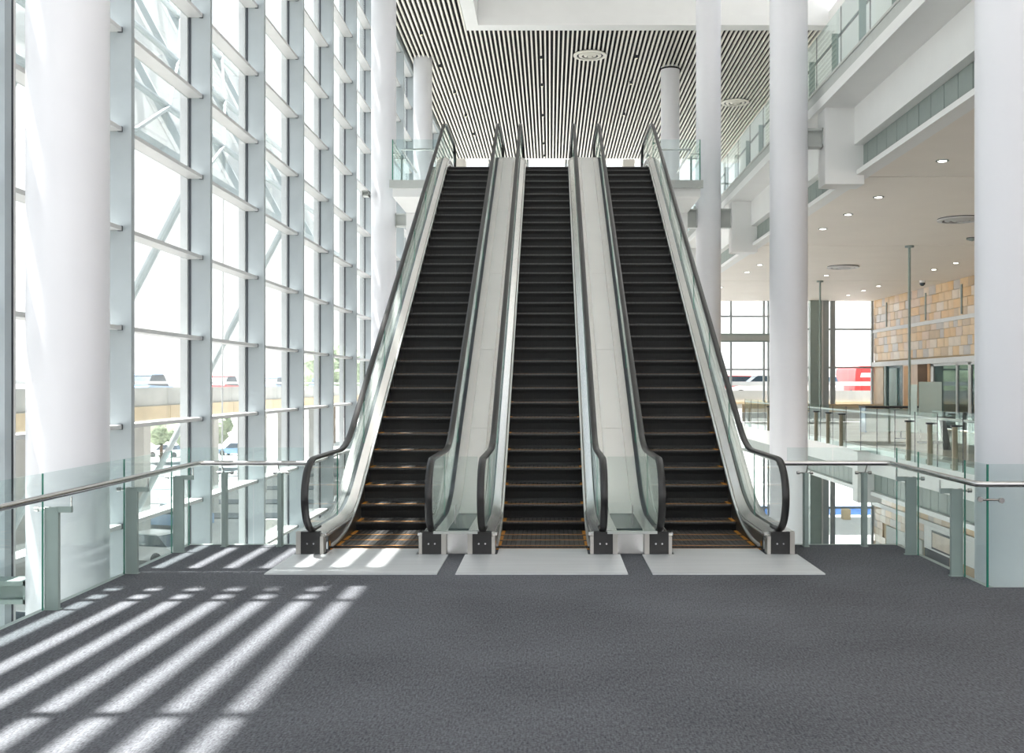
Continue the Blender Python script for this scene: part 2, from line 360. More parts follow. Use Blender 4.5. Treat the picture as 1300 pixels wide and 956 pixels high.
def build_escalator():
    r = empty('escalator')
    # truss with cladding
    body = [(11.08, -.36), (11.08, -.9), (12.4, -.95), (25.2, 5.7), (25.85, 5.8), (25.85, 6.28), (24.0, 6.2), (12.9, -.1), (12.6, -.36)]
    b = MB().prism(body, 'x', -.74, .74, greysteel)
    obj('truss', b, r)
    # landing plates and combs
    obj('landing_plate', MB().box(-.776, .776, 9.56, 10.65, .001, .012, plate).box(-.455, .455, 10.65, 10.70, .001, .012, plate).box(-.455, .455, 10.70, 11.02, .001, .012, plate), r)
    cb = MB().box(-.485, .485, 11.02, 11.05, .0, .010, yellow)
    for i in range(48): cb.box(-.48+i*.02, -.472+i*.02, 11.05, 11.10, .0, .008, steelp)
    obj('comb', cb, r)
    obj('top_landing_plate', MB().box(-.72, .72, 25.42, 25.96, UP-.03, UP, plate), r)
    # steps
    sm = MB().sweep([(0, -.215), (.03, -.16), (.022, -.08), (.0, -.018), (.0, 0)], [(-.488, 0), (.488, 0)], stepm, closed=False)
    sm.box(-.488, .488, .0, .42, -.03, -.001, stepm).box(-.484, .484, -.006, .014, -.016, .003, nosem)
    for i in range(17): sm.box(-.445+i*.0525, -.445+i*.0525+.04, .04, .41, -.001, .002, treadm)
    me = sm.mesh('step')
    ye = MB().box(-.486, .486, .016, .036, .001, .004, yellow).box(-.486, -.446, .037, .33, .001, .005, yellow).box(.446, .486, .037, .33, .001, .005, yellow).mesh('safety_line')
    for y, z in steps:
        st = add('step', me, r, (0, y, z-.004)); add('safety_line', ye, st)
    for s in (-1, 1):
        X = lambda a, b: (min(a*s, b*s), max(a*s, b*s))
        ys = [11.0+i*.15 for i in range(103)]
        x0, x1 = X(.492, .505)
        obj('skirt_panel', MB().strip(ys, lambda y: min(line(-.25)(y), 6.45) if y > 12.3 else -.2, lambda y: min(D(y)-.02, 6.86), x0, x1, darksteel), r)
        pr = [(s*.468, -.012), (s*.468, .010), (s*.475, .016), (s*.491, .016), (s*.491, -.012)]
        obj('skirt_brush', MB().sweep(brush_path, pr, sheet), r, True)
        pr = [(s*.478, -.055), (s*.474, -.035), (s*.585, .035), (s*.594, .03), (s*.594, -.05)]
        obj('inner_deck', MB().sweep(deck_path, pr, steel), r)
        obj('glass_channel', MB().sweep(deck_path, [(s*.592, -.05), (s*.592, .018), (s*.640, .018), (s*.640, -.05)], dark), r)
        pr = [(s*.640, -.05), (s*.640, .028), (s*.75, .02), (s*.75, -.30), (s*.74, -.30), (s*.74, -.05)]
        obj('outer_deck', MB().sweep(deck_path, pr, steel), r)
        # handrail loop
        zc = .60; rr = .355; path = [(11.0, .245), (10.85, zc-rr)]
        path += [(10.80+.40*math.cos(a)*1.0, zc+rr*math.sin(a)) for a in [(-PI/2-PI*i/18) for i in range(0, 19)]]
        path += hr_path[1:]
        zt = 7.66-.355
        path += [(26.3+.40*math.cos(a), zt+.355*math.sin(a)) for a in [PI/2-PI*i/18 for i in range(0, 19)]] + [(26.2, zt-.355), (26.0, 6.96)]
        u0 = s*.605
        hp = [(u0-.028, -.012), (u0-.037, .004), (u0-.035, .018), (u0-.018, .028), (u0+.018, .028), (u0+.035, .018), (u0+.037, .004), (u0+.028, -.012)]
        # path starts underneath and turns round the nose, so its normal points outward on the loop when reversed sign is used
        hpn = [(a, -b) for a, b in hp]
        obj('handrail', MB().sweep(path, hp if False else hp, black), r, True) if False else None
        P2 = path
        obj('handrail', MB().sweep(P2, hp, black), r, True)
        # glass panels
        def top(y):
            if y < 10.80: return zc+math.sqrt(max(0, rr*rr*(1-((y-10.80)/.40)**2)))-.01
            if y > 26.3: return zt+math.sqrt(max(0, .355**2*(1-((y-26.3)/.40)**2)))-.01
            return HRF(y)-.012
        def bot(y):
            b0 = D(y)-.02
            if y < 10.80: b0 = max(b0, zc-math.sqrt(max(0, rr*rr*(1-((y-10.80)/.40)**2))))+.01
            if y > 26.3: b0 = max(b0, zt-math.sqrt(max(0, .355**2*(1-((y-26.3)/.40)**2))))+.01
            return min(b0, top(y)-.005)
        cuts = [10.41, 12.0, 13.7, 15.4, 17.1, 18.8, 20.5, 22.2, 23.9, 25.3, 26.69]
        for a, b2 in zip(cuts, cuts[1:]):
            n = 40 if a < 11 or b2 > 26 else 16
            yy = [a+(b2-a-.006)*(1-math.cos(PI*i/n))/2 for i in range(n+1)]
            obj('glass_panel', MB().strip(yy, bot, top, u0-.006, u0+.006, glass_bal, glass_edge), r)
        # newel boxes
        x0, x1 = X(.512, .704)
        nb = MB().box(x0, x1, 10.66, 10.72, .012, .235, black)
        for dx in (-.032, .032):
            c = (x0+x1)/2+dx; nb.tube([(c, 10.655, .115), (c, 10.66, .115)], .009, steelp, 10)
        obj('newel_cover', nb, r)
        x0, x1 = X(.478, .511); x2, x3 = X(.705, .752)
        ns = MB().box(x0, x1, 10.655, 10.80, .012, .19, newelm)
        ns.prism([(10.655, .19), (10.80, .19), (10.80, .215)], 'x', x0, x1, newelm).box(x2, x3, 10.655, 11.6, .012, .235, newelm)
        obj('newel_side', ns, r)
        obj('end_deck', MB().box(*X(.46, .594), 10.72, 10.80, .19, .215, steel), r)
        if s == -1 or s == 1:
            obj('warning_light', MB().box(*X(.487, .492), 11.02, 11.05, .04, .09, yellow), r)
    return r
esc = build_escalator()
EX = [-1.80, -.08, 1.695]
EL = ['left escalator of three, its steps striped with sunlight', 'middle escalator of three, between the two brushed steel infill decks', 'right escalator of three, nearest the round columns on the right']
for i, xx in enumerate(EX):
    e = esc if i == 0 else copy_tree(esc)
    e.location = (xx, 0, 0); tag(e, EL[i], 'escalator', 'bank of three escalators')
for a, b, lb in ((EX[0]+.752, EX[1]-.752, 'left'), (EX[1]+.752, EX[2]-.752, 'middle')):
    nm = {'left': 'brushed steel deck filling the gap between the left and middle escalators', 'middle': 'brushed steel deck filling the gap between the middle and right escalators'}[lb]
    r = empty('infill_deck', ((a+b)/2, 0, 0)); tag(r, nm, 'cladding', 'steel infill decks'); h = (b-a)/2
    cuts = [10.9, 12.1, 14.0, 15.9, 18.3, 20.9, 23.4, 26.3]
    for c0, c1 in zip(cuts, cuts[1:]):
        n = 14
        pth = [(c0+(c1-c0-.006)*i/n, D(c0+(c1-c0-.006)*i/n)) for i in range(n+1)]
        obj('dark_reflection_panel' if c0 < 11 else 'deck_panel', MB().sweep(pth, [(-h+.001, -.04), (-h+.001, .021), (h-.001, .021), (h-.001, -.04)], flatm if c0 < 11 else sheet), r)  # first section is steel too, its dark reflection painted in
    obj('front_panel', MB().box(-h+.001, h-.001, 10.74, 10.76, .003, .235, steel), r)
    gp = MB().box(-h-.11, h+.11, 10.50, 10.51, .26, 1.0, glass_bal)
    obj('glass_guard', gp, r)
    obj('guard_channel', MB().box(-h-.11, h+.11, 10.485, 10.525, .238, .262, trimg), r)
    obj('guard_clip', MB().tube([(0, 10.49, .34), (0, 10.49, .52)], .006, steelp, 8), r)

# ------------------------------------------------------------------ glass railings on the bridge
def rail_post(parent, x, y, side, deep='x', arm=True):
    r = empty('post', (x, y, 0)); r.parent = parent
    wx, wy = (.052, .02) if deep == 'x' else (.02, .052)
    o = obj('post', MB().box(-wx, wx, -wy, wy, 0, .78, postgrey).box(-wx-.01, wx+.01, -wy-.01, wy+.01, 0, .008, postgrey), parent, loc=(x, y, 0))
    bpy.data.objects.remove(r)
    a = MB()
    if deep == 'x':
        a.box(-.05, .05, -.012, .012, .73, .78, postgrey) if False else None
        x0, x1 = sorted((side*.03, side*.15)); a.box(x0, x1, -.015, .015, .74, .785, postgrey)
        a.tube([(side*.145, 0, .785), (side*.145, 0, .86)], .006, steelp, 8)
        a.tube([(-side*.12, -.0, .765), (side*.03, 0, .765)], .011, steelp, 10).tube([(-side*.135, 0, .765), (-side*.105, 0, .765)], .02, steelp, 12).tube([(-side*.05, 0, .765), (-side*.02, 0, .765)], .02, steelp, 12)
    else:
        a.tube([(0, -.03, .78), (0, -.10, .86)], .006, steelp, 8)
        a.tube([(-.07, .03, .775), (.07, .03, .775)], .009, steelp, 10).tube([(-.085, .03, .775), (-.055, .03, .775)], .018, steelp, 12).tube([(.055, .03, .775), (.085, .03, .775)], .018, steelp, 12)
    obj('bracket', a, o)
def railing(label, ylist, side, X, joints, posts, back_posts, xr, back_to, corner=True):
    r = empty('glass_railing', (0, 0, 0)); tag(r, label, 'railing')
    for a, b in zip(joints, joints[1:]):
        obj('glass_pane', MB().box(X-.006, X+.006, a+.004, b-.004, -.004, 1.04, glass_rail), r)
        obj('joint_edge', MB().box(X-.006, X+.006, b-.0035, b+.0035, 0, 1.038, glass_edge), r)
    for y in posts: rail_post(r, X-side*-.085 if False else X+side*.06, y, side)
    for xx in back_posts: rail_post(r, xx, 11.26, 1, 'y')
    return r
# left
L = railing('long glass railing with steel handrail along the left edge of the carpet', None, 1, -3.85,
            [-2.7, -1.16, .38, 1.92, 3.46, 5.0, 6.52, 8.06, 9.60, 10.80, 11.32], [-2.7, -1.16, .38, 1.92, 3.46, 5.0, 6.54, 8.09, 9.63, 10.84], [-3.45, -2.86], None, None)
for a, b in ((-3.84, -3.17), (-3.16, -2.62)): obj('glass_pane', MB().box(a, b, 11.325, 11.337, .0, 1.04, glass_rail), L)
obj('handrail', MB().tube(fillet([(-3.70, -9), (-3.70, 11.17), (-2.50, 11.17)], [.05], 6) and [(-3.70, -9, .885), (-3.70, 11.10, .885), (-3.68, 11.15, .885), (-3.63, 11.17, .885), (-2.48, 11.17, .885)], .026, steelp, 16), L, True)
R = railing('glass railing with steel handrail right of the escalators, turning at the near right column', None, -1, 3.685, [8.99, 9.46, 10.66, 11.32], [9.5, 10.70], [2.70, 3.32], None, None)
for a, b in ((2.52, 3.0), (3.01, 3.68)): obj('glass_pane', MB().box(a, b, 11.325, 11.337, 0, 1.04, glass_rail), R)
for a, b in ((3.70, 5.2), (5.21, 6.7), (6.71, 8.2)): obj('glass_pane', MB().box(a, b, 8.985, 8.997, 0, 1.04, glass_rail), R)
obj('joint_edge', MB().box(3.686, 3.70, 8.98, 8.998, 0, 1.038, glass_edge), R)
obj('handrail', MB().tube([(2.38, 11.17, .885), (3.50, 11.17, .885), (3.545, 11.15, .885), (3.56, 11.10, .885), (3.56, 9.0, .880), (3.58, 8.93, .878), (3.64, 8.90, .878), (8.2, 8.90, .878)], .026, steelp, 16), R, True)
gs = MB().tube([(3.62, 8.97, .74), (3.80, 8.97, .74)], .01, steelp, 8).tube([(3.62, 8.95, .745), (3.62, 8.975, .745)], .022, steelp, 12).tube([(3.80, 8.95, .735), (3.80, 8.975, .735)], .024, steelp, 12)
obj('glass_clamp', gs, R)

# ------------------------------------------------------------------ upper landing railings
for s, x, lb in ((-1, -3.87, 'green tinted glass railing on the upper landing left of the escalators'), (1, 3.66, 'green tinted glass railing on the upper landing right of the escalators')):
    r = empty('glass_railing', (x, 26.05, UP)); tag(r, lb, 'railing', 'upper landing glass railings')
    xi = -s*1.15
    x0, x1 = sorted((0, xi))
    obj('glass_pane', MB().box(x0, x1, -.006, .006, .02, 1.04, glass_rail), r)
    obj('glass_pane', MB().box(-.006, .006, .02, 1.5, .02, 1.04, glass_rail), r)
    obj('glass_pane', MB().box(-.006, .006, 1.52, 3.0, .02, 1.04, glass_rail), r)
    obj('corner_edge', MB().box(-.012, .012, -.012, .012, .02, 1.04, glass_edge), r)
    obj('handrail', MB().tube([(xi, .16, .83), (-s*.26, .16, .83), (-s*.2, .22, .83), (-s*.2, 3.0, .83)], .024, steelp, 12), r, True)
    c = MB()
    for yy in (.35, .9): c.tube([(-s*.2, yy, .76), (s*.03, yy, .76)], .012, steelp, 8).tube([(s*.015, yy, .76), (s*.04, yy, .76)], .03, steelp, 10)
    obj('clamp', c, r)
    obj('post', MB().box(-s*.12-.02, -s*.12+.02, .7, .8, 0, .78, postgrey), r)
# back wall of upper floor
w3 = struct(empty('window_3', (0, 55.3, 0)), 'bright back window of the upper floor')
bm_ = MB()
for xx in (-5.2, -3.2, -1.2, .8, 2.8, 4.9, 6.4, 7.6, 8.8): obj('mullion', MB().box(xx-.05, xx+.05, 0, .2, 6.0, 13.4, greysteel), w3)
for zz in (7.0, 10.2, 12.1): obj('transom', MB().box(-5.3, 8.87, .02, .12, zz, zz+.08, greysteel), w3)
for a, b in zip((-5.2, -3.2, -1.2, .8, 2.8, 4.9, 6.4, 7.6), (-3.2, -1.2, .8, 2.8, 4.9, 6.4, 7.6, 8.8)): obj('pane', MB().box(a+.05, b-.05, .06, .075, 6.0, 13.2, glass_wall), w3)
# small things on the upper floor
tag(boxo('sign_totem', 3.05, 3.35, 36.0, 36.12, UP, 9.55, white), 'white upright panel behind the top of the right escalator', 'panel')
tag(boxo('service_box', 2.6, 3.0, 38.0, 38.5, UP, 9.75, cream), 'cream square pier beside the white upright panel on the upper floor', 'pier')
tag(boxo('service_box', -3.62, -3.1, 38.6, 39.1, UP, 9.9, cream), 'cream square pier behind the top of the left escalator', 'pier')
# diffusers and spots in the slatted ceiling
def diffuser(x, y, z, rad, label, m=slatm, grp='round ceiling air diffusers'):
    r = empty('air_diffuser', (x, y, z)); tag(r, label, 'diffuser', grp)
    def ring(a, b, z0, z1, mm, nm):
        n = 40; q = MB(); k = q.mi(mm)
        for rr, zz in ((a, z0), (b, z1), (b, z1+.03), (a, z0+.03)):
            for i in range(n): q.v.append((rr*math.cos(2*PI*i/n), rr*math.sin(2*PI*i/n), zz))
        for j in range(4):
            for i in range(n): q.f.append((j*n+i, j*n+(i+1) % n, ((j+1) % 4)*n+(i+1) % n, ((j+1) % 4)*n+i)); q.m.append(k)
        obj(nm, q, r, True)
    ring(rad, rad*.80, -.05, -.06, m, 'outer_ring'); ring(rad*.68, rad*.50, -.05, -.075, m, 'middle_ring'); ring(rad*.38, rad*.22, -.05, -.085, m, 'inner_ring')
    obj('core', MB().tube([(0, 0, -.09), (0, 0, -.05)], rad*.14, m, 24), r)
    obj('backing_disc', MB().tube([(0, 0, -.015), (0, 0, .0)], rad*.99, dark, 40), r)
diffuser(1.37, 37.0, CZ, .58, 'round cream air diffuser in the slats above the middle of the escalators', slatm)
diffuser(7.5, 43.2, CZ, .56, 'round cream air diffuser in the slats beyond the second right column', slatm)
spot = None
SPL = ['above the middle escalator, nearest', 'above the middle escalator, second', 'above the right escalator, nearest', 'above the right escalator, second', 'above the middle escalator, second from the back', 'farthest back above the middle escalator', 'nearest in the left row', 'second in the left row', 'third in the left row', 'fourth in the left row', 'last in the left row', 'right of the second right column, far back', 'above the right escalator, third', 'above the middle escalator, third']
for si, (x, y) in enumerate(((-.33, 37.2), (-.33, 40.6), (3.0, 37.1), (3.05, 40.3), (-.32, 50.5), (-.3, 53.2), (-4.2, 34.6), (-3.95, 38.2), (-3.75, 41.6), (-3.6, 45.2), (-3.5, 48.6), (6.4, 46.5), (3.1, 45.0), (-.32, 45.2))):
    if spot is None:
        spot = empty('spotlight'); obj('housing', MB().tube([(0, 0, -.10), (0, 0, .02)], .06, dark, 16), spot); obj('lens', MB().tube([(0, 0, -.11), (0, 0, -.10)], .04, spotlens, 16), spot); s_ = spot
    else: s_ = copy_tree(spot)
    s_.location = (x, y, CZ); tag(s_, 'small dark spotlight between ceiling slats, ' + SPL[si], 'light', 'spotlights in the slatted ceiling')

# ------------------------------------------------------------------ right: upper gallery
g = struct(empty('trim_2', (0, 0, 0)), 'white edge of the upper gallery with kerb, beam and grey louvre band')
def bx(name, x0, x1, y0, y1, z0, z1, m): return boxo(name, x0, x1, y0, y1, z0, z1, m, g)
Y0, Y1 = -9, 48.4
bx('edge_fascia', 4.84, 8.87, Y0, 55.3, 6.67, 6.85, white)
bx('kerb', 4.86, 5.10, Y0, 55.3, 6.85, 7.05, trimg)
bx('kerb_cap', 4.84, 5.14, Y0, 55.3, 7.05, 7.09, trimg)
bx('gallery_floor', 5.14, 8.87, Y0, 55.3, 6.85, 7.05, concrete)
bx('edge_beam', 5.44, 5.95, Y0, 55.3, 6.0, 6.67, white)
bx('lower_trim', 5.48, 5.75, Y0, 48.4, 5.46, 5.55, white)
bx('louvre_backing', 5.63, 5.66, Y0, 48.4, 5.55, 6.0, louvre)
lp = MB().box(5.605, 5.63, 0, .50, 5.555, 5.995, louvre).mesh('louvre_panel')
y = -2.0
while y < 47.8: add('louvre_panel', lp, g, (0, y, 0)); y += .52
for yc, lb in ((9.75, 'nearest'), (19.3, 'second'), (29.1, 'third'), (39.0, 'farthest')):
    ob = MB().box(4.92, 5.62, yc-.25, yc+.25, 5.30, 6.67, white)
    o = obj('beam_end', ob, g)
dn = struct(obj('ceiling', MB().box(5.75, 14.9, Y0, 19.40, 5.50, 5.62, cream).box(5.75, 14.9, 19.45, 29.05, 5.50, 5.62, cream).box(5.75, 14.9, 29.10, 38.95, 5.50, 5.62, cream).box(5.75, 14.9, 39.0, 48.6, 5.50, 5.62, cream).box(5.75, 14.9, Y0, 48.6, 5.63, 5.9, white)), 'cream lower ceiling under the gallery with downlights')
struct(boxo('ceiling', 9.1, 15.2, Y0, 55.3, 5.95, 6.6, white), 'roof over the stone clad hall on the right')
# gallery glass railing
r = empty('glass_railing', (4.93, 0, 7.09)); tag(r, 'glass railing with grey posts on the upper gallery at the right', 'railing')
j = [6.5+1.65*i for i in range(0, 29)]
for a, b in zip(j, j[1:]):
    obj('glass_pane', MB().box(-.006, .006, a+.005, b-.005, 0, 1.04, glass_rail), r)
    obj('joint_edge', MB().box(-.006, .006, b-.004, b+.004, 0, 1.04, dark), r)
    yy = a+.7 if True else a
    o = obj('post', MB().box(.03, .14, yy-.02, yy+.02, 0, .8, postgrey).box(.0, .2, yy-.05, yy+.05, -.002, .03, postgrey), r)
obj('handrail', MB().tube([(.20, -9, .82), (.20, 54, .82)], .025, steelp, 12), r, True)
# downlights, diffusers, camera in the cream ceiling
dl = None
n = 0
ORD = ['nearest', 'second', 'third', 'fourth', 'fifth', 'sixth', 'seventh', 'eighth', 'ninth', 'tenth', 'farthest']
ROW = {6.63: 'in the row beside the gallery edge', 12.65: 'in the row beside the stone wall', 9.6: 'in the middle row before the far windows'}
for x, ys_ in ((6.63, (13.6, 15.8, 18.0, 21.5, 23.7, 25.9, 31.5, 33.7, 35.9, 41.5, 43.7)), (12.65, (31.1, 33.2, 35.1, 41.0, 43.0, 45.2)), (9.6, (37.0, 41.5, 44.0))):
    for yi, y in enumerate(ys_):
        if dl is None:
            dl = empty('downlight'); obj('bezel', MB().tube([(0, 0, -.012), (0, 0, .0)], .11, louvre, 24), dl); obj('lens', MB().tube([(0, 0, -.016), (0, 0, -.012)], .07, lampm, 24), dl); d_ = dl
        else: d_ = copy_tree(dl)
        d_.location = (x, y, 5.50); tag(d_, '%s recessed ceiling downlight %s' % (ORD[yi], ROW[x]), 'light', 'downlights in the cream ceiling')
diffuser(9.41, 34.2, 5.5, .5, 'round grey air diffuser in the cream ceiling, the farther one', lightalu, 'round diffusers in the cream ceiling')
diffuser(9.36, 24.3, 5.5, .5, 'round grey air diffuser in the cream ceiling, the nearer one beside the column', lightalu, 'round diffusers in the cream ceiling')
diffuser(10.9, 27.5, 5.5, .14, 'small dark round vent in the cream ceiling near the column', louvre, 'small vents')
cmr = empty('security_camera', (13.6, 38.9, 5.5)); tag(cmr, 'small dark dome security camera hanging near the stone wall', 'camera')
obj('mount', MB().tube([(0, 0, -.08), (0, 0, 0)], .10, whitepaint, 20), cmr)
obj('dome', MB().tube([(0, 0, -.08), (0, 0, -.14), (0, 0, -.19), (0, 0, -.20)], [.10, .095, .05, .01], carglass, 20), cmr, True)
for i, (x, y, lb) in enumerate(((9.82, 29.1, 'thin grey pole from ceiling to railing, the nearer of two'), (9.88, 39.0, 'thin grey pole from ceiling to railing, farther off beside the dark steel frame'))):
    p = empty('hanging_pole', (x, y, 0)); tag(p, lb, 'pole', 'ceiling poles')
    obj('shaft', MB().tube([(0, 0, .0), (0, 0, 5.48)], .035, postgrey, 12), p, True); obj('flange', MB().tube([(0, 0, 5.45), (0, 0, 5.5)], .12, postgrey, 16), p)

# ------------------------------------------------------------------ right: gallery across the void at bridge level
GX = 8.68
g2 = struct(empty('trim_3', (GX, 0, 0)), 'white edge of the gallery across the void with grey louvre band below')
def b2(name, x0, x1, y0, y1, z0, z1, m): return boxo(name, x0, x1, y0, y1, z0, z1, m, g2)
b2('edge_fascia', 0, .3, 14, 48.3, -.70, -.01, white); b2('floor_slab', .3, 6.0, 9.5, 48.3, -.35, -.01, concrete)
b2('louvre_backing', .13, .16, 14, 48.3, -1.19, -.70, louvre); b2('lower_trim', .0, .3, 14, 48.3, -1.30, -1.19, white)
b2('soffit', .3, 6.0, 14, 48.3, -1.28, -1.20, white)
lp2 = MB().box(.10, .13, 0, .50, -1.185, -.705, louvre).mesh('louvre_panel')
y = 14.2
while y < 47.8: add('louvre_panel', lp2, g2, (0, y, 0)); y += .52
for yc in (19.4, 29.1, 39.0): b2('beam_end', -.35, .3, yc-.25, yc+.25, -1.5, -.12, white)
r = empty('glass_railing', (GX, 0, 0)); tag(r, 'long glass railing with brown grey posts across the void on the right', 'railing')
j = [16.4+1.47*i for i in range(0, 22)]
for a, b in zip(j, j[1:]):
    obj('glass_pane', MB().box(-.046, -.034, a+.005, b-.005, -.14, 1.06, glass_far), r)
    obj('joint_edge', MB().box(-.047, -.033, b-.012, b+.012, -.14, 1.06, dark), r)
khaki = mat('khaki_post_paint', (.30, .27, .20), .5, noise=.04)
pm_ = MB().box(-.10, -.0, -.03, .03, -.13, .80, khaki).box(-.13, .10, -.04, .04, .80, .84, dark).box(-.02, .06, -.03, .35, -.12, -.02, khaki).mesh('post')
for y in (18.2, 19.7, 21.2, 22.7, 24.2, 25.65, 31.6, 33.1, 34.6, 36.1, 37.6, 39.1, 40.6, 42.1): add('post', pm_, r, (0, y, 0))
obj('handrail', MB().tube([(.10, 14, .93), (.10, 48, .93)], .03, lightalu, 12), r, True)
r = empty('glass_railing', (10.3, 0, 0)); tag(r, 'second glass railing with dark leaning posts behind the first across the void', 'railing')
dp = MB().prism([(-.05, 0), (.12, 0), (-.03, .82), (-.17, .82)], 'y', -.04, .04, dark).box(-.20, .06, -.05, .05, .82, .87, dark).mesh('post')
for y in (23.0, 25.4, 27.7): add('post', dp, r, (0, y, 0))
for a in (22.0, 24.2, 26.6): obj('glass_pane', MB().box(-.006, .006, a, a+2.1, 0, 1.0, glass_rail), r)
fs = empty('glass_screen', (11.0, 30.8, 0)); tag(fs, 'pale frosted glass screen standing beside the glazed doors', 'screen')
obj('panel', MB().box(-.33, .33, 0, .02, .3, 1.78, frost), fs); obj('panel', MB().box(-.40, -.38, 0, .6, .3, 1.7, frost), fs); obj('foot', MB().box(-.35, .35, -.1, .12, 0, .06, dark).box(-.3, -.26, -.0, .03, .06, .4, steelp).box(.26, .3, 0, .03, .06, .4, steelp), fs)
ct = empty('counter', (12.0, 38.0, 0)); tag(ct, 'long counter with thin dark top and glass front across the void', 'counter')
obj('counter_top', MB().box(-.85, 1.35, -.3, .5, .86, .93, dark), ct); obj('glass_front', MB().box(-.8, 1.3, -.2, -.19, .02, .84, frost), ct)
obj('end_panel', MB().box(-.82, -.76, -.2, .45, 0, .86, bluecar), ct); obj('leg', MB().box(.35, .45, -.1, .1, 0, .86, white), ct); obj('leg', MB().box(1.15, 1.25, -.1, .1, 0, .86, white), ct)
pn = empty('notice_panel', (10.95, 33.2, 0)); tag(pn, 'small white notice board on a stand seen through the far railing', 'sign')
obj('board', MB().box(-.22, .22, 0, .03, .25, .62, whitepaint), pn); obj('stand', MB().box(-.02, .02, .03, .06, 0, .5, dark).box(-.15, .15, -.08, .12, 0, .03, dark), pn)

# ------------------------------------------------------------------ stone wall on the right
SX = 14.7
sw = struct(empty('wall_right', (SX, 0, 0)), 'stone clad wall on the right with pale bands, slots and glazed doors')
boxo('core', .06, .5, 9, 48.4, 2.55, 5.62, beige, sw); boxo('core', .1, .5, 9, 35.1, 0, 2.55, beige, sw); boxo('core', .42, .5, 41.2, 48.4, 0, 2.55, dark, sw)
boxo('core', .06, .5, 9, 48.4, -6.66, -.0, beige, sw)
rows = 8; rh = (5.50-2.76)/rows
tiles = {}
def tilemesh(wd, h, m):
    k = (round(wd, 3), round(h, 3), m.name)
    if k not in tiles:
        q = MB().box(0, .06, .006, wd-.006, .006, h-.006, m); tiles[k] = q.mesh('stone_tile')
    return tiles[k]
WD = (.42, .55, .62, .75)
for zr in range(rows):
    z = 2.76+zr*rh
    if 4.08 < z+rh*.5 < 4.26: pass
    y = 32.6+random.random()*.4
    while y < 48.2:
        wd = random.choice(WD); wd = min(wd, 48.35-y)
        if wd < .12: break
        m = random.choices(stones, (5, 5, 2, 3, 3, 3))[0]
        o = add('stone_tile', tilemesh(wd if wd in WD else round(wd, 2), rh, m), sw, (random.uniform(-.004, .004), y, z)); y += wd
rest = MB()
for zr in range(rows):
    y = 16
    while y < 32.5:
        wd = random.choice((.55, .75)); rest.box(0, .06, y+.006, min(32.55, y+wd)-.006, 2.76+zr*rh+.006, 2.76+(zr+1)*rh-.006, random.choice(stones)); y += wd
for zr in range(8):
    y = 16
    while y < 48.2:
        wd = random.choice((.6, .8)); rest.box(0, .06, y+.006, min(48.35, y+wd)-.006, -3.62+zr*.3+.006, -3.62+(zr+1)*.3-.006, random.choice(stones)); y += wd
rest = obj('small_stone_tiles', rest, sw); rest['kind'] = 'stuff'
boxo('band', -.06, .04, 16, 48.38, 4.03, 4.17, lightalu, sw); boxo('band', -.08, .04, 16, 48.38, 2.50, 2.70, lightalu, sw)
boxo('band', -.08, .04, 16, 48.38, -3.78, -3.60, lightalu, sw)
for y in (34.6, 38.0, 41.65, 46.5): boxo('slot_fin', -.03, .04, y-.06, y+.06, 4.22, 5.28, louvre, sw)
# lower part at bridge level: piers and doors
for a, b, m in ((47.0, 48.35, stones[4]), (42.6, 44.4, stones[5]), (41.2, 41.5, timber), (35.1, 36.0, stones[1])): boxo('pier', 0, .4, a, b, 0, 2.5, m, sw)
boxo('pier', -.02, .0, 43.4, 44.2, .0, 2.45, timber, sw)
d1 = struct(empty('door_1', (SX+.02, 44.4, 0)), 'dark glazed doorway in the stone wall at the far right')
boxo('frame', 0, .12, 2.3, 2.6, 0, 2.5, postgrey, d1); boxo('frame', 0, .12, .0, .12, 0, 2.5, dark, d1); boxo('leaf', .08, .12, .12, 2.3, 0, 2.5, tealdark, d1)
boxo('glass', .02, .04, .9, 1.9, .1, 2.4, frost, d1)
d2 = struct(empty('door_2', (SX+.02, 36.0, 0)), 'glazed sliding doors with pale frames in the stone wall')
for a, b in ((0, .08), (1.25, 1.35), (1.38, 1.5), (2.5, 2.62), (4.9, 5.2)): boxo('frame', 0, .1, a, b, 0, 2.5, lightalu, d2)
boxo('frame', 0, .1, 0, 5.2, 2.4, 2.5, lightalu, d2)
mirror = mat('reflective_door_glass', (.10, .16, .17), .04, metal=.6, spec=1)
for a, b in ((.08, 1.25), (1.5, 2.5), (2.62, 4.9)): boxo('pane', .04, .06, a, b, .06, 2.4, mirror, d2)
# level below
lw_ = struct(empty('wall_right', (SX, 0, -6.66)), 'lower level wall with stone tiles, white panels and a dark plinth')
boxo('core', .05, .3, 9, 48.4, 0, 2.9, beige, lw_)
for i in range(9):
    boxo('white_panel', -.02, .05, 41.8-(i+1)*2.6+.02, 41.8-i*2.6, 1.97, 2.88, white, lw_)
    boxo('plinth_panel', .0, .05, 41.8-(i+1)*2.6+.02, 41.8-i*2.6, 0, 1.94, [dark, stones[4], tealdark][i % 3], lw_)
boxo('service_hatch', -.05, -.02, 38.9, 40.9, 2.05, 2.75, dark, lw_); boxo('hatch_glass', -.06, -.05, 39.0, 40.8, 2.12, 2.68, stones[3], lw_)
boxo('pale_door', -.03, .05, 42.0, 46.5, 0, 2.2, trimg, lw_)
q = MB()
for zr in range(9):
    z = zr*.32; y = 41.85
    while y < 48.2:
        wd = random.choice((.6, .8))
        if z > 2.1 or y > 46.5: q.box(-.01, .05, y+.006, min(48.35, y+wd)-.006, z+.006, min(z+.32, 2.88)-.006, random.choice(stones))
        y += wd
o = obj('small_stone_tiles', q, lw_); o['kind'] = 'stuff'
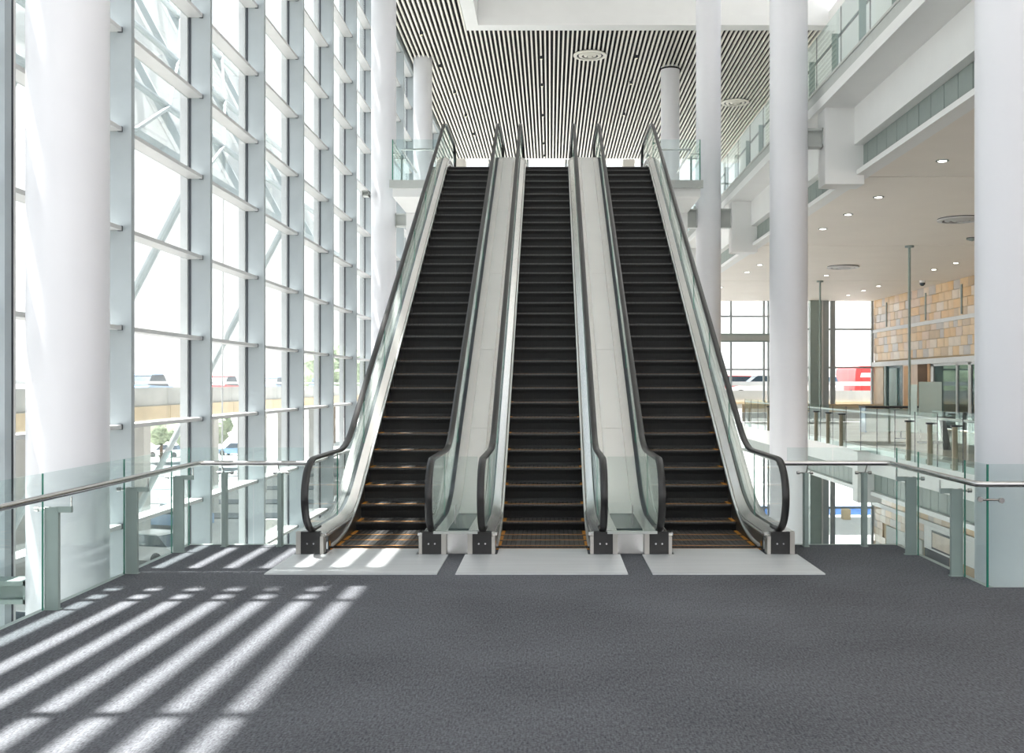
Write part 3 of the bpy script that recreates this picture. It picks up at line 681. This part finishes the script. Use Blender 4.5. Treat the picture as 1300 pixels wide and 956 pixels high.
# ------------------------------------------------------------------ far glazing: window_2
w2 = struct(empty('window_2', (0, 48.4, 0)), 'far glazed wall looking onto the elevated road')
obj('dado_panel', MB().box(8.7, 14.66, -.16, -.06, .0, .42, concrete).box(8.7, 14.66, -.17, -.06, .43, .80, beige), w2)
for xx, wd in ((3.9, .05), (6.0, .05), (8.22, .04), (9.72, .04), (9.92, .03), (11.0, .04), (12.85, .11), (14.66, .05)):
    obj('mullion', MB().box(xx-wd, xx+wd, 0, .15, -6.66, 5.5, greysteel), w2)
obj('steel_frame', MB().box(11.75, 12.25, -.3, .1, -6.66, 5.5, postgrey).box(12.36, 12.62, -.2, .1, -6.66, 5.5, bluecar if False else greysteel).box(12.27, 12.33, -.3, -.2, -6.66, 5.5, lightalu), w2)
for a, b, zz in ((3.7, 11.7, 4.76), (3.7, 11.7, 2.34), (11.7, 14.7, 4.17), (11.7, 14.7, 2.43), (3.7, 14.7, -3.95), (3.7, 14.7, -.1)):
    obj('transom', MB().box(a, b, -.04, .1, zz, zz+.07, greysteel), w2)
obj('steel_beam', MB().box(3.7, 11.6, -.2, -.04, 3.62, 4.0, trimg).box(3.7, 11.6, -.28, -.2, 3.62, 3.68, postgrey).box(3.7, 11.6, -.28, -.2, 3.94, 4.0, postgrey), w2)
xs = (3.95, 6.0, 8.22, 9.8, 11.7)
for a, b in zip(xs, xs[1:]):
    for c, d in ((-6.6, -3.95), (-3.88, -.1), (.0, 2.34), (2.41, 4.76), (4.83, 5.5)): obj('pane', MB().box(a+.05, b-.05, .04, .055, c, d, glass_wall), w2)
for c, d in ((-6.6, -3.95), (-3.88, -.1), (.0, 2.43), (2.5, 4.17), (4.24, 5.5)): obj('pane', MB().box(12.96, 14.6, .04, .055, c, d, glass_wall), w2)

# ------------------------------------------------------------------ outside: elevated roads
def road(name, label, x0, x1, y0, y1, side):
    r = empty(name, (0, 0, 0)); tag(r, label, 'road')
    obj('deck', MB().box(x0, x1, y0, y1, .35, .75, concrete), r)
    if side == 'x':
        n = int((y1-y0)/5)
        for i in range(n):
            a = y0+i*5
            obj('parapet_panel', MB().box(x1-.25, x1, a+.03, a+4.97, .75, 1.55, concrete), r)
            obj('fascia_panel', MB().box(x1-.02, x1+.12, a+.03, a+4.97, .10, .72, beige), r)
        obj('rail', MB().box(x1-.2, x1-.08, y0, y1, 1.72, 1.85, lightalu), r)
        for i in range(int((y1-y0)/12)): obj('pier', MB().box((x0+x1)/2-1, (x0+x1)/2+1, y0+6+i*12-.5, y0+6+i*12+.5, -6.66, .35, concrete), r)
    else:
        for i in range(int((x1-x0)/5)):
            a = x0+i*5
            obj('parapet_panel', MB().box(a+.03, a+4.97, y0, y0+.25, .75, 1.35, concrete), r)
            obj('fascia_panel', MB().box(a+.03, a+4.97, y0-.1, y0+.02, .6, .74, beige), r)
        obj('rail', MB().box(x0, x1, y0+.05, y0+.17, 1.62, 1.85, lightalu), r)
road('elevated_road', 'concrete elevated road with parapet seen through the left glass wall', -28, -18, -20, 120, 'x')
road('elevated_road', 'concrete elevated road with parapet seen through the far windows on the right', 0, 60, 59, 67, 'y')
def car(x, y, z, rz, paint, label, tall=1.0, L=4.3):
    r = empty('car', (x, y, z), rz); tag(r, label, 'car', 'parked and passing cars outside')
    h = tall; pr = [(-L/2, .25), (-L/2, .8*h), (-L/2+.35, .9*h), (L/2-1.0, .85*h), (L/2-.1, .7*h), (L/2, .5), (L/2, .25)]
    obj('body', MB().prism(pr, 'x', -.86, .86, paint), r)
    cb = [(-L/2+.3, .9*h), (-L/2+.85, 1.40*h), (.35, 1.43*h), (L/2-1.1, .86*h)]
    obj('windows', MB().prism(cb, 'x', -.74, .74, carglass), r)
    obj('roof', MB().prism([(-L/2+.8, 1.39*h), (-L/2+.95, 1.45*h), (.25, 1.47*h), (.42, 1.41*h)], 'x', -.72, .72, paint), r)
    for sx_ in (-.80, .80):
        for sy in (-L/2+.8, L/2-.85): obj('wheel', MB().tube([(sx_-.1, sy, .32), (sx_+.1, sy, .32)], .32, black, 16), r)
for a in ((-20.5, 54.0, .75, 0, bluecar, 'blue grey car on the left elevated road, nearest of them'), (-20.4, 66.0, .75, 0, redpaint, 'red car on the left elevated road behind the parapet'),
          (-20.3, 77.5, .75, 0, bluecar, 'blue car with rounded roof on the left elevated road, midway'), (-20.5, 96.0, .75, 0, bluecar, 'small blue grey car far along the left elevated road'),
          (-20.2, 47.0, .75, 0, whitepaint, 'white car on the left elevated road beside the nearest column'),
          (12.1, 61.2, .75, PI/2, whitepaint, 'white car on the far elevated road beside the second column'), (11.0, 64.6, .75, PI/2, redpaint, 'red car on the far elevated road behind the white car'),
          (-25.5, 40, -6.66, .1, bluecar, 'blue car parked on the ground under the left road'), (-17, 33.5, -6.66, 1.3, whitepaint, 'white car parked on sunny ground outside the glass wall'),
          (-19, 50, -6.66, 1.2, whitepaint, 'white car parked below the left road among shadows'), (-22, 62, -6.66, 1.3, bluecar, 'blue car parked far below the left road'), (-37, 125, -6.66, 1.4, bluecar, 'blue car parked beyond the left road near the low trees'), (-44, 122, -6.66, 1.4, whitepaint, 'white car parked beyond the left road near the low trees')):
    car(*a)
van = empty('van', (18.35, 63.0, .75), 0); tag(van, 'red van with rounded roof on the far elevated road, right of the white cars', 'van')
vp = fillet([(-.95, .35), (-.86, 2.0), (.80, 2.0), (.95, .35)], [.35, .35], 6)
obj('body', MB().prism(vp, 'y', -2.1, 2.1, redpaint), van)
obj('rear_window', MB().prism([(-.62, 1.35), (-.56, 1.6), (.42, 1.6), (.50, 1.35)], 'y', -2.12, -2.1, whitepaint), van)
for a in (-1.4, 1.4):
    for b in (-.85, .85): obj('wheel', MB().tube([(b-.1, a, .34), (b+.1, a, .34)], .34, black, 16), van)
car(15.9, 63.6, .75, .1, whitepaint, 'white car on the far elevated road just left of the red van')
# masonry blocks and blue barrier at ground level beyond far glazing
for i, x in enumerate((16.6, 18.3, 20.4)):
    tag(boxo('masonry_block', x-.22, x+.22, 65.6, 66.2, -6.66, -6.02, beige), ['beige masonry block left of the two seen below the bridge level', 'beige masonry block right of the two seen below the bridge level', 'beige masonry block hidden behind the stone wall edge'][i], 'block')
tag(boxo('blue_barrier', 10, 30, 68, 68.2, -6.66, -6.1, bluepaint), 'low blue barrier along the ground outside the far windows', 'barrier')
# ground markings, kerbs, low structures on the left
i = 0
for y in (16, 19, 22, 25, 28, 31, 34.5, 38, 42, 47, 53):
    i += 1
    k_ = MB().box(-17.5, -8.2, y, y+.8, -6.66, -6.60, asphalt)
    o = obj('paving_strip', k_); struct(o)
struct(boxo('paving_strip', -8.0, -7.4, 4, 60, -6.66, -6.5, concrete))
for yy in (66, 74, 84, 96, 110): struct(boxo('paving_strip', -60, -9, yy, yy+2.5, -6.66, -6.58, asphalt))
for yy, hh in ((41, .9), (57, 1.1), (79, 1.2)): struct(boxo('low_wall', -16.5, -10, yy, yy+.4, -6.66, -6.66+hh, concrete))
struct(boxo('paving_strip', -40, -28.5, -20, 120, -6.66, -6.62, asphalt))
# trees
def blob(rad, seed, seg=10):
    rnd = random.Random(seed); q = MB(); i = q.mi(leaf); n = 12; m_ = 7
    for a in range(m_+1):
        th = PI*a/m_
        for b in range(n):
            ph = 2*PI*b/n; rr = rad*(1+rnd.uniform(-.25, .25)); q.v.append((rr*math.sin(th)*math.cos(ph), rr*math.sin(th)*math.sin(ph), rr*.8*math.cos(th)))
    for a in range(m_):
        for b in range(n): q.f.append((a*n+b, a*n+(b+1) % n, (a+1)*n+(b+1) % n, (a+1)*n+b)); q.m.append(i)
    return q
lab = ['bushy green tree outside the left glass wall, the nearest', 'bushy green tree seen under the left elevated road, second nearest', 'green tree under the left road, third nearest', 'green tree under the left road, fourth nearest', 'green tree under the left road, fifth nearest', 'green tree under the left road, farthest of the low row', 'tall green tree rising above the left road at its far end']
for t, (x, y, h) in enumerate(((-33, 55, 3.6), (-34, 66, 4.8), (-35, 78, 5.2), (-38, 92, 5.4), (-34, 104, 5.2), (-41, 112, 5.6), (-30.5, 150, 12.5))):
    r = empty('tree', (x, y, -6.66)); tag(r, lab[t], 'tree', 'trees outside')
    obj('trunk', MB().tube([(0, 0, 0), (0, 0, h*.5), (.2, 0, h*.8)], [.2, .15, .05], bark, 8), r)
    cr_ = MB(); rnd = random.Random(t)
    for q in range(14):
        bb = blob(h*.22, t*20+q); ox, oy, oz = rnd.uniform(-.32, .32)*h, rnd.uniform(-.32, .32)*h, h*(.55+rnd.random()*.38); k = len(cr_.v); ii = cr_.mi(leaf)
        cr_.v += [(a+ox, b+oy, c+oz) for a, b, c in bb.v]; cr_.f += [tuple(k+v for v in f) for f in bb.f]; cr_.m += [ii]*len(bb.f)
    o = obj('foliage', cr_, r, True); o['kind'] = 'stuff'
# ------------------------------------------------------------------ outside canopy on steel ribs
trusspaint = mat('pale_truss_paint', (.40, .44, .45), .5, noise=.03)
cn = empty('canopy', (-12, 0, 8.9)); tag(cn, 'white membrane canopy on grey steel trusses outside the upper glass wall', 'canopy')
arc = [(-.0, 0), (-1.2, 2.2), (-3.0, 5.6), (-5.0, 9.4), (-7.0, 13.6), (-9.0, 18.0)]
edge = MB().beam((0, 0, 0), (0, 60, 0), .3, .3, trusspaint); obj('eave_beam', edge, cn)
for i in range(10):
    y = 6*i
    q = MB()
    for (a, b), (c, d) in zip(arc, arc[1:]): q.beam((a, y, b), (c, y, d), .2, .24, trusspaint)
    obj('rib', q, cn)
    q = MB()
    for (a, b), (c, d) in zip(arc[:4], arc[1:5]): q.beam((a+.3, y, b), (c+.3, y+6, d), .09, .10, trusspaint)
    obj('brace', q, cn)
    q = MB(); k = q.mi(canvas); n = 8
    for jj in range(n+1):
        for (a, b) in arc:
            sag = -.35*math.sin(PI*jj/n); q.v.append((a-.35+sag, y+6*jj/n, b+.1))
    P = len(arc)
    for jj in range(n):
        for p in range(P-1): q.f.append((jj*P+p, jj*P+p+1, (jj+1)*P+p+1, (jj+1)*P+p)); q.m.append(k)
    obj('membrane', q, cn, True)
q = MB()
for z, xx in ((2.2, -1.1), (5.6, -2.9), (9.4, -4.9)): obj('purlin', MB().tube([(xx+.15, 0, z), (xx+.15, 60, z)], .12, trusspaint, 10), cn)
for i in range(0, 10, 2):
    obj('strut', MB().tube([(-.0, 6*i, 0), (-8, 6*i, -15.5)], .14, trusspaint, 10), cn)
    obj('cable', MB().tube([(0, 6*i+3, 0), (-.2, 6*i+3.4, -15.5)], .03, lightalu, 6), cn)
# added twin tube mast outside, out of frame, to shade the band across the stripes on the carpet
ms = empty('added_shade_mast', (-6.0, 0, 0)); tag(ms, 'added unseen twin tube mast outside the glass wall, shading the carpet stripes', 'mast')
for a, rr in ((8.75, .09), (8.98, .05)): obj('tube', MB().tube([(0, a, -6.66), (0, a, 14)], rr, greysteel, 14), ms, True)
for z in range(-5, 14, 3): obj('tie_plate', MB().box(-.05, .05, 8.75, 8.98, z, z+.12, greysteel), ms)
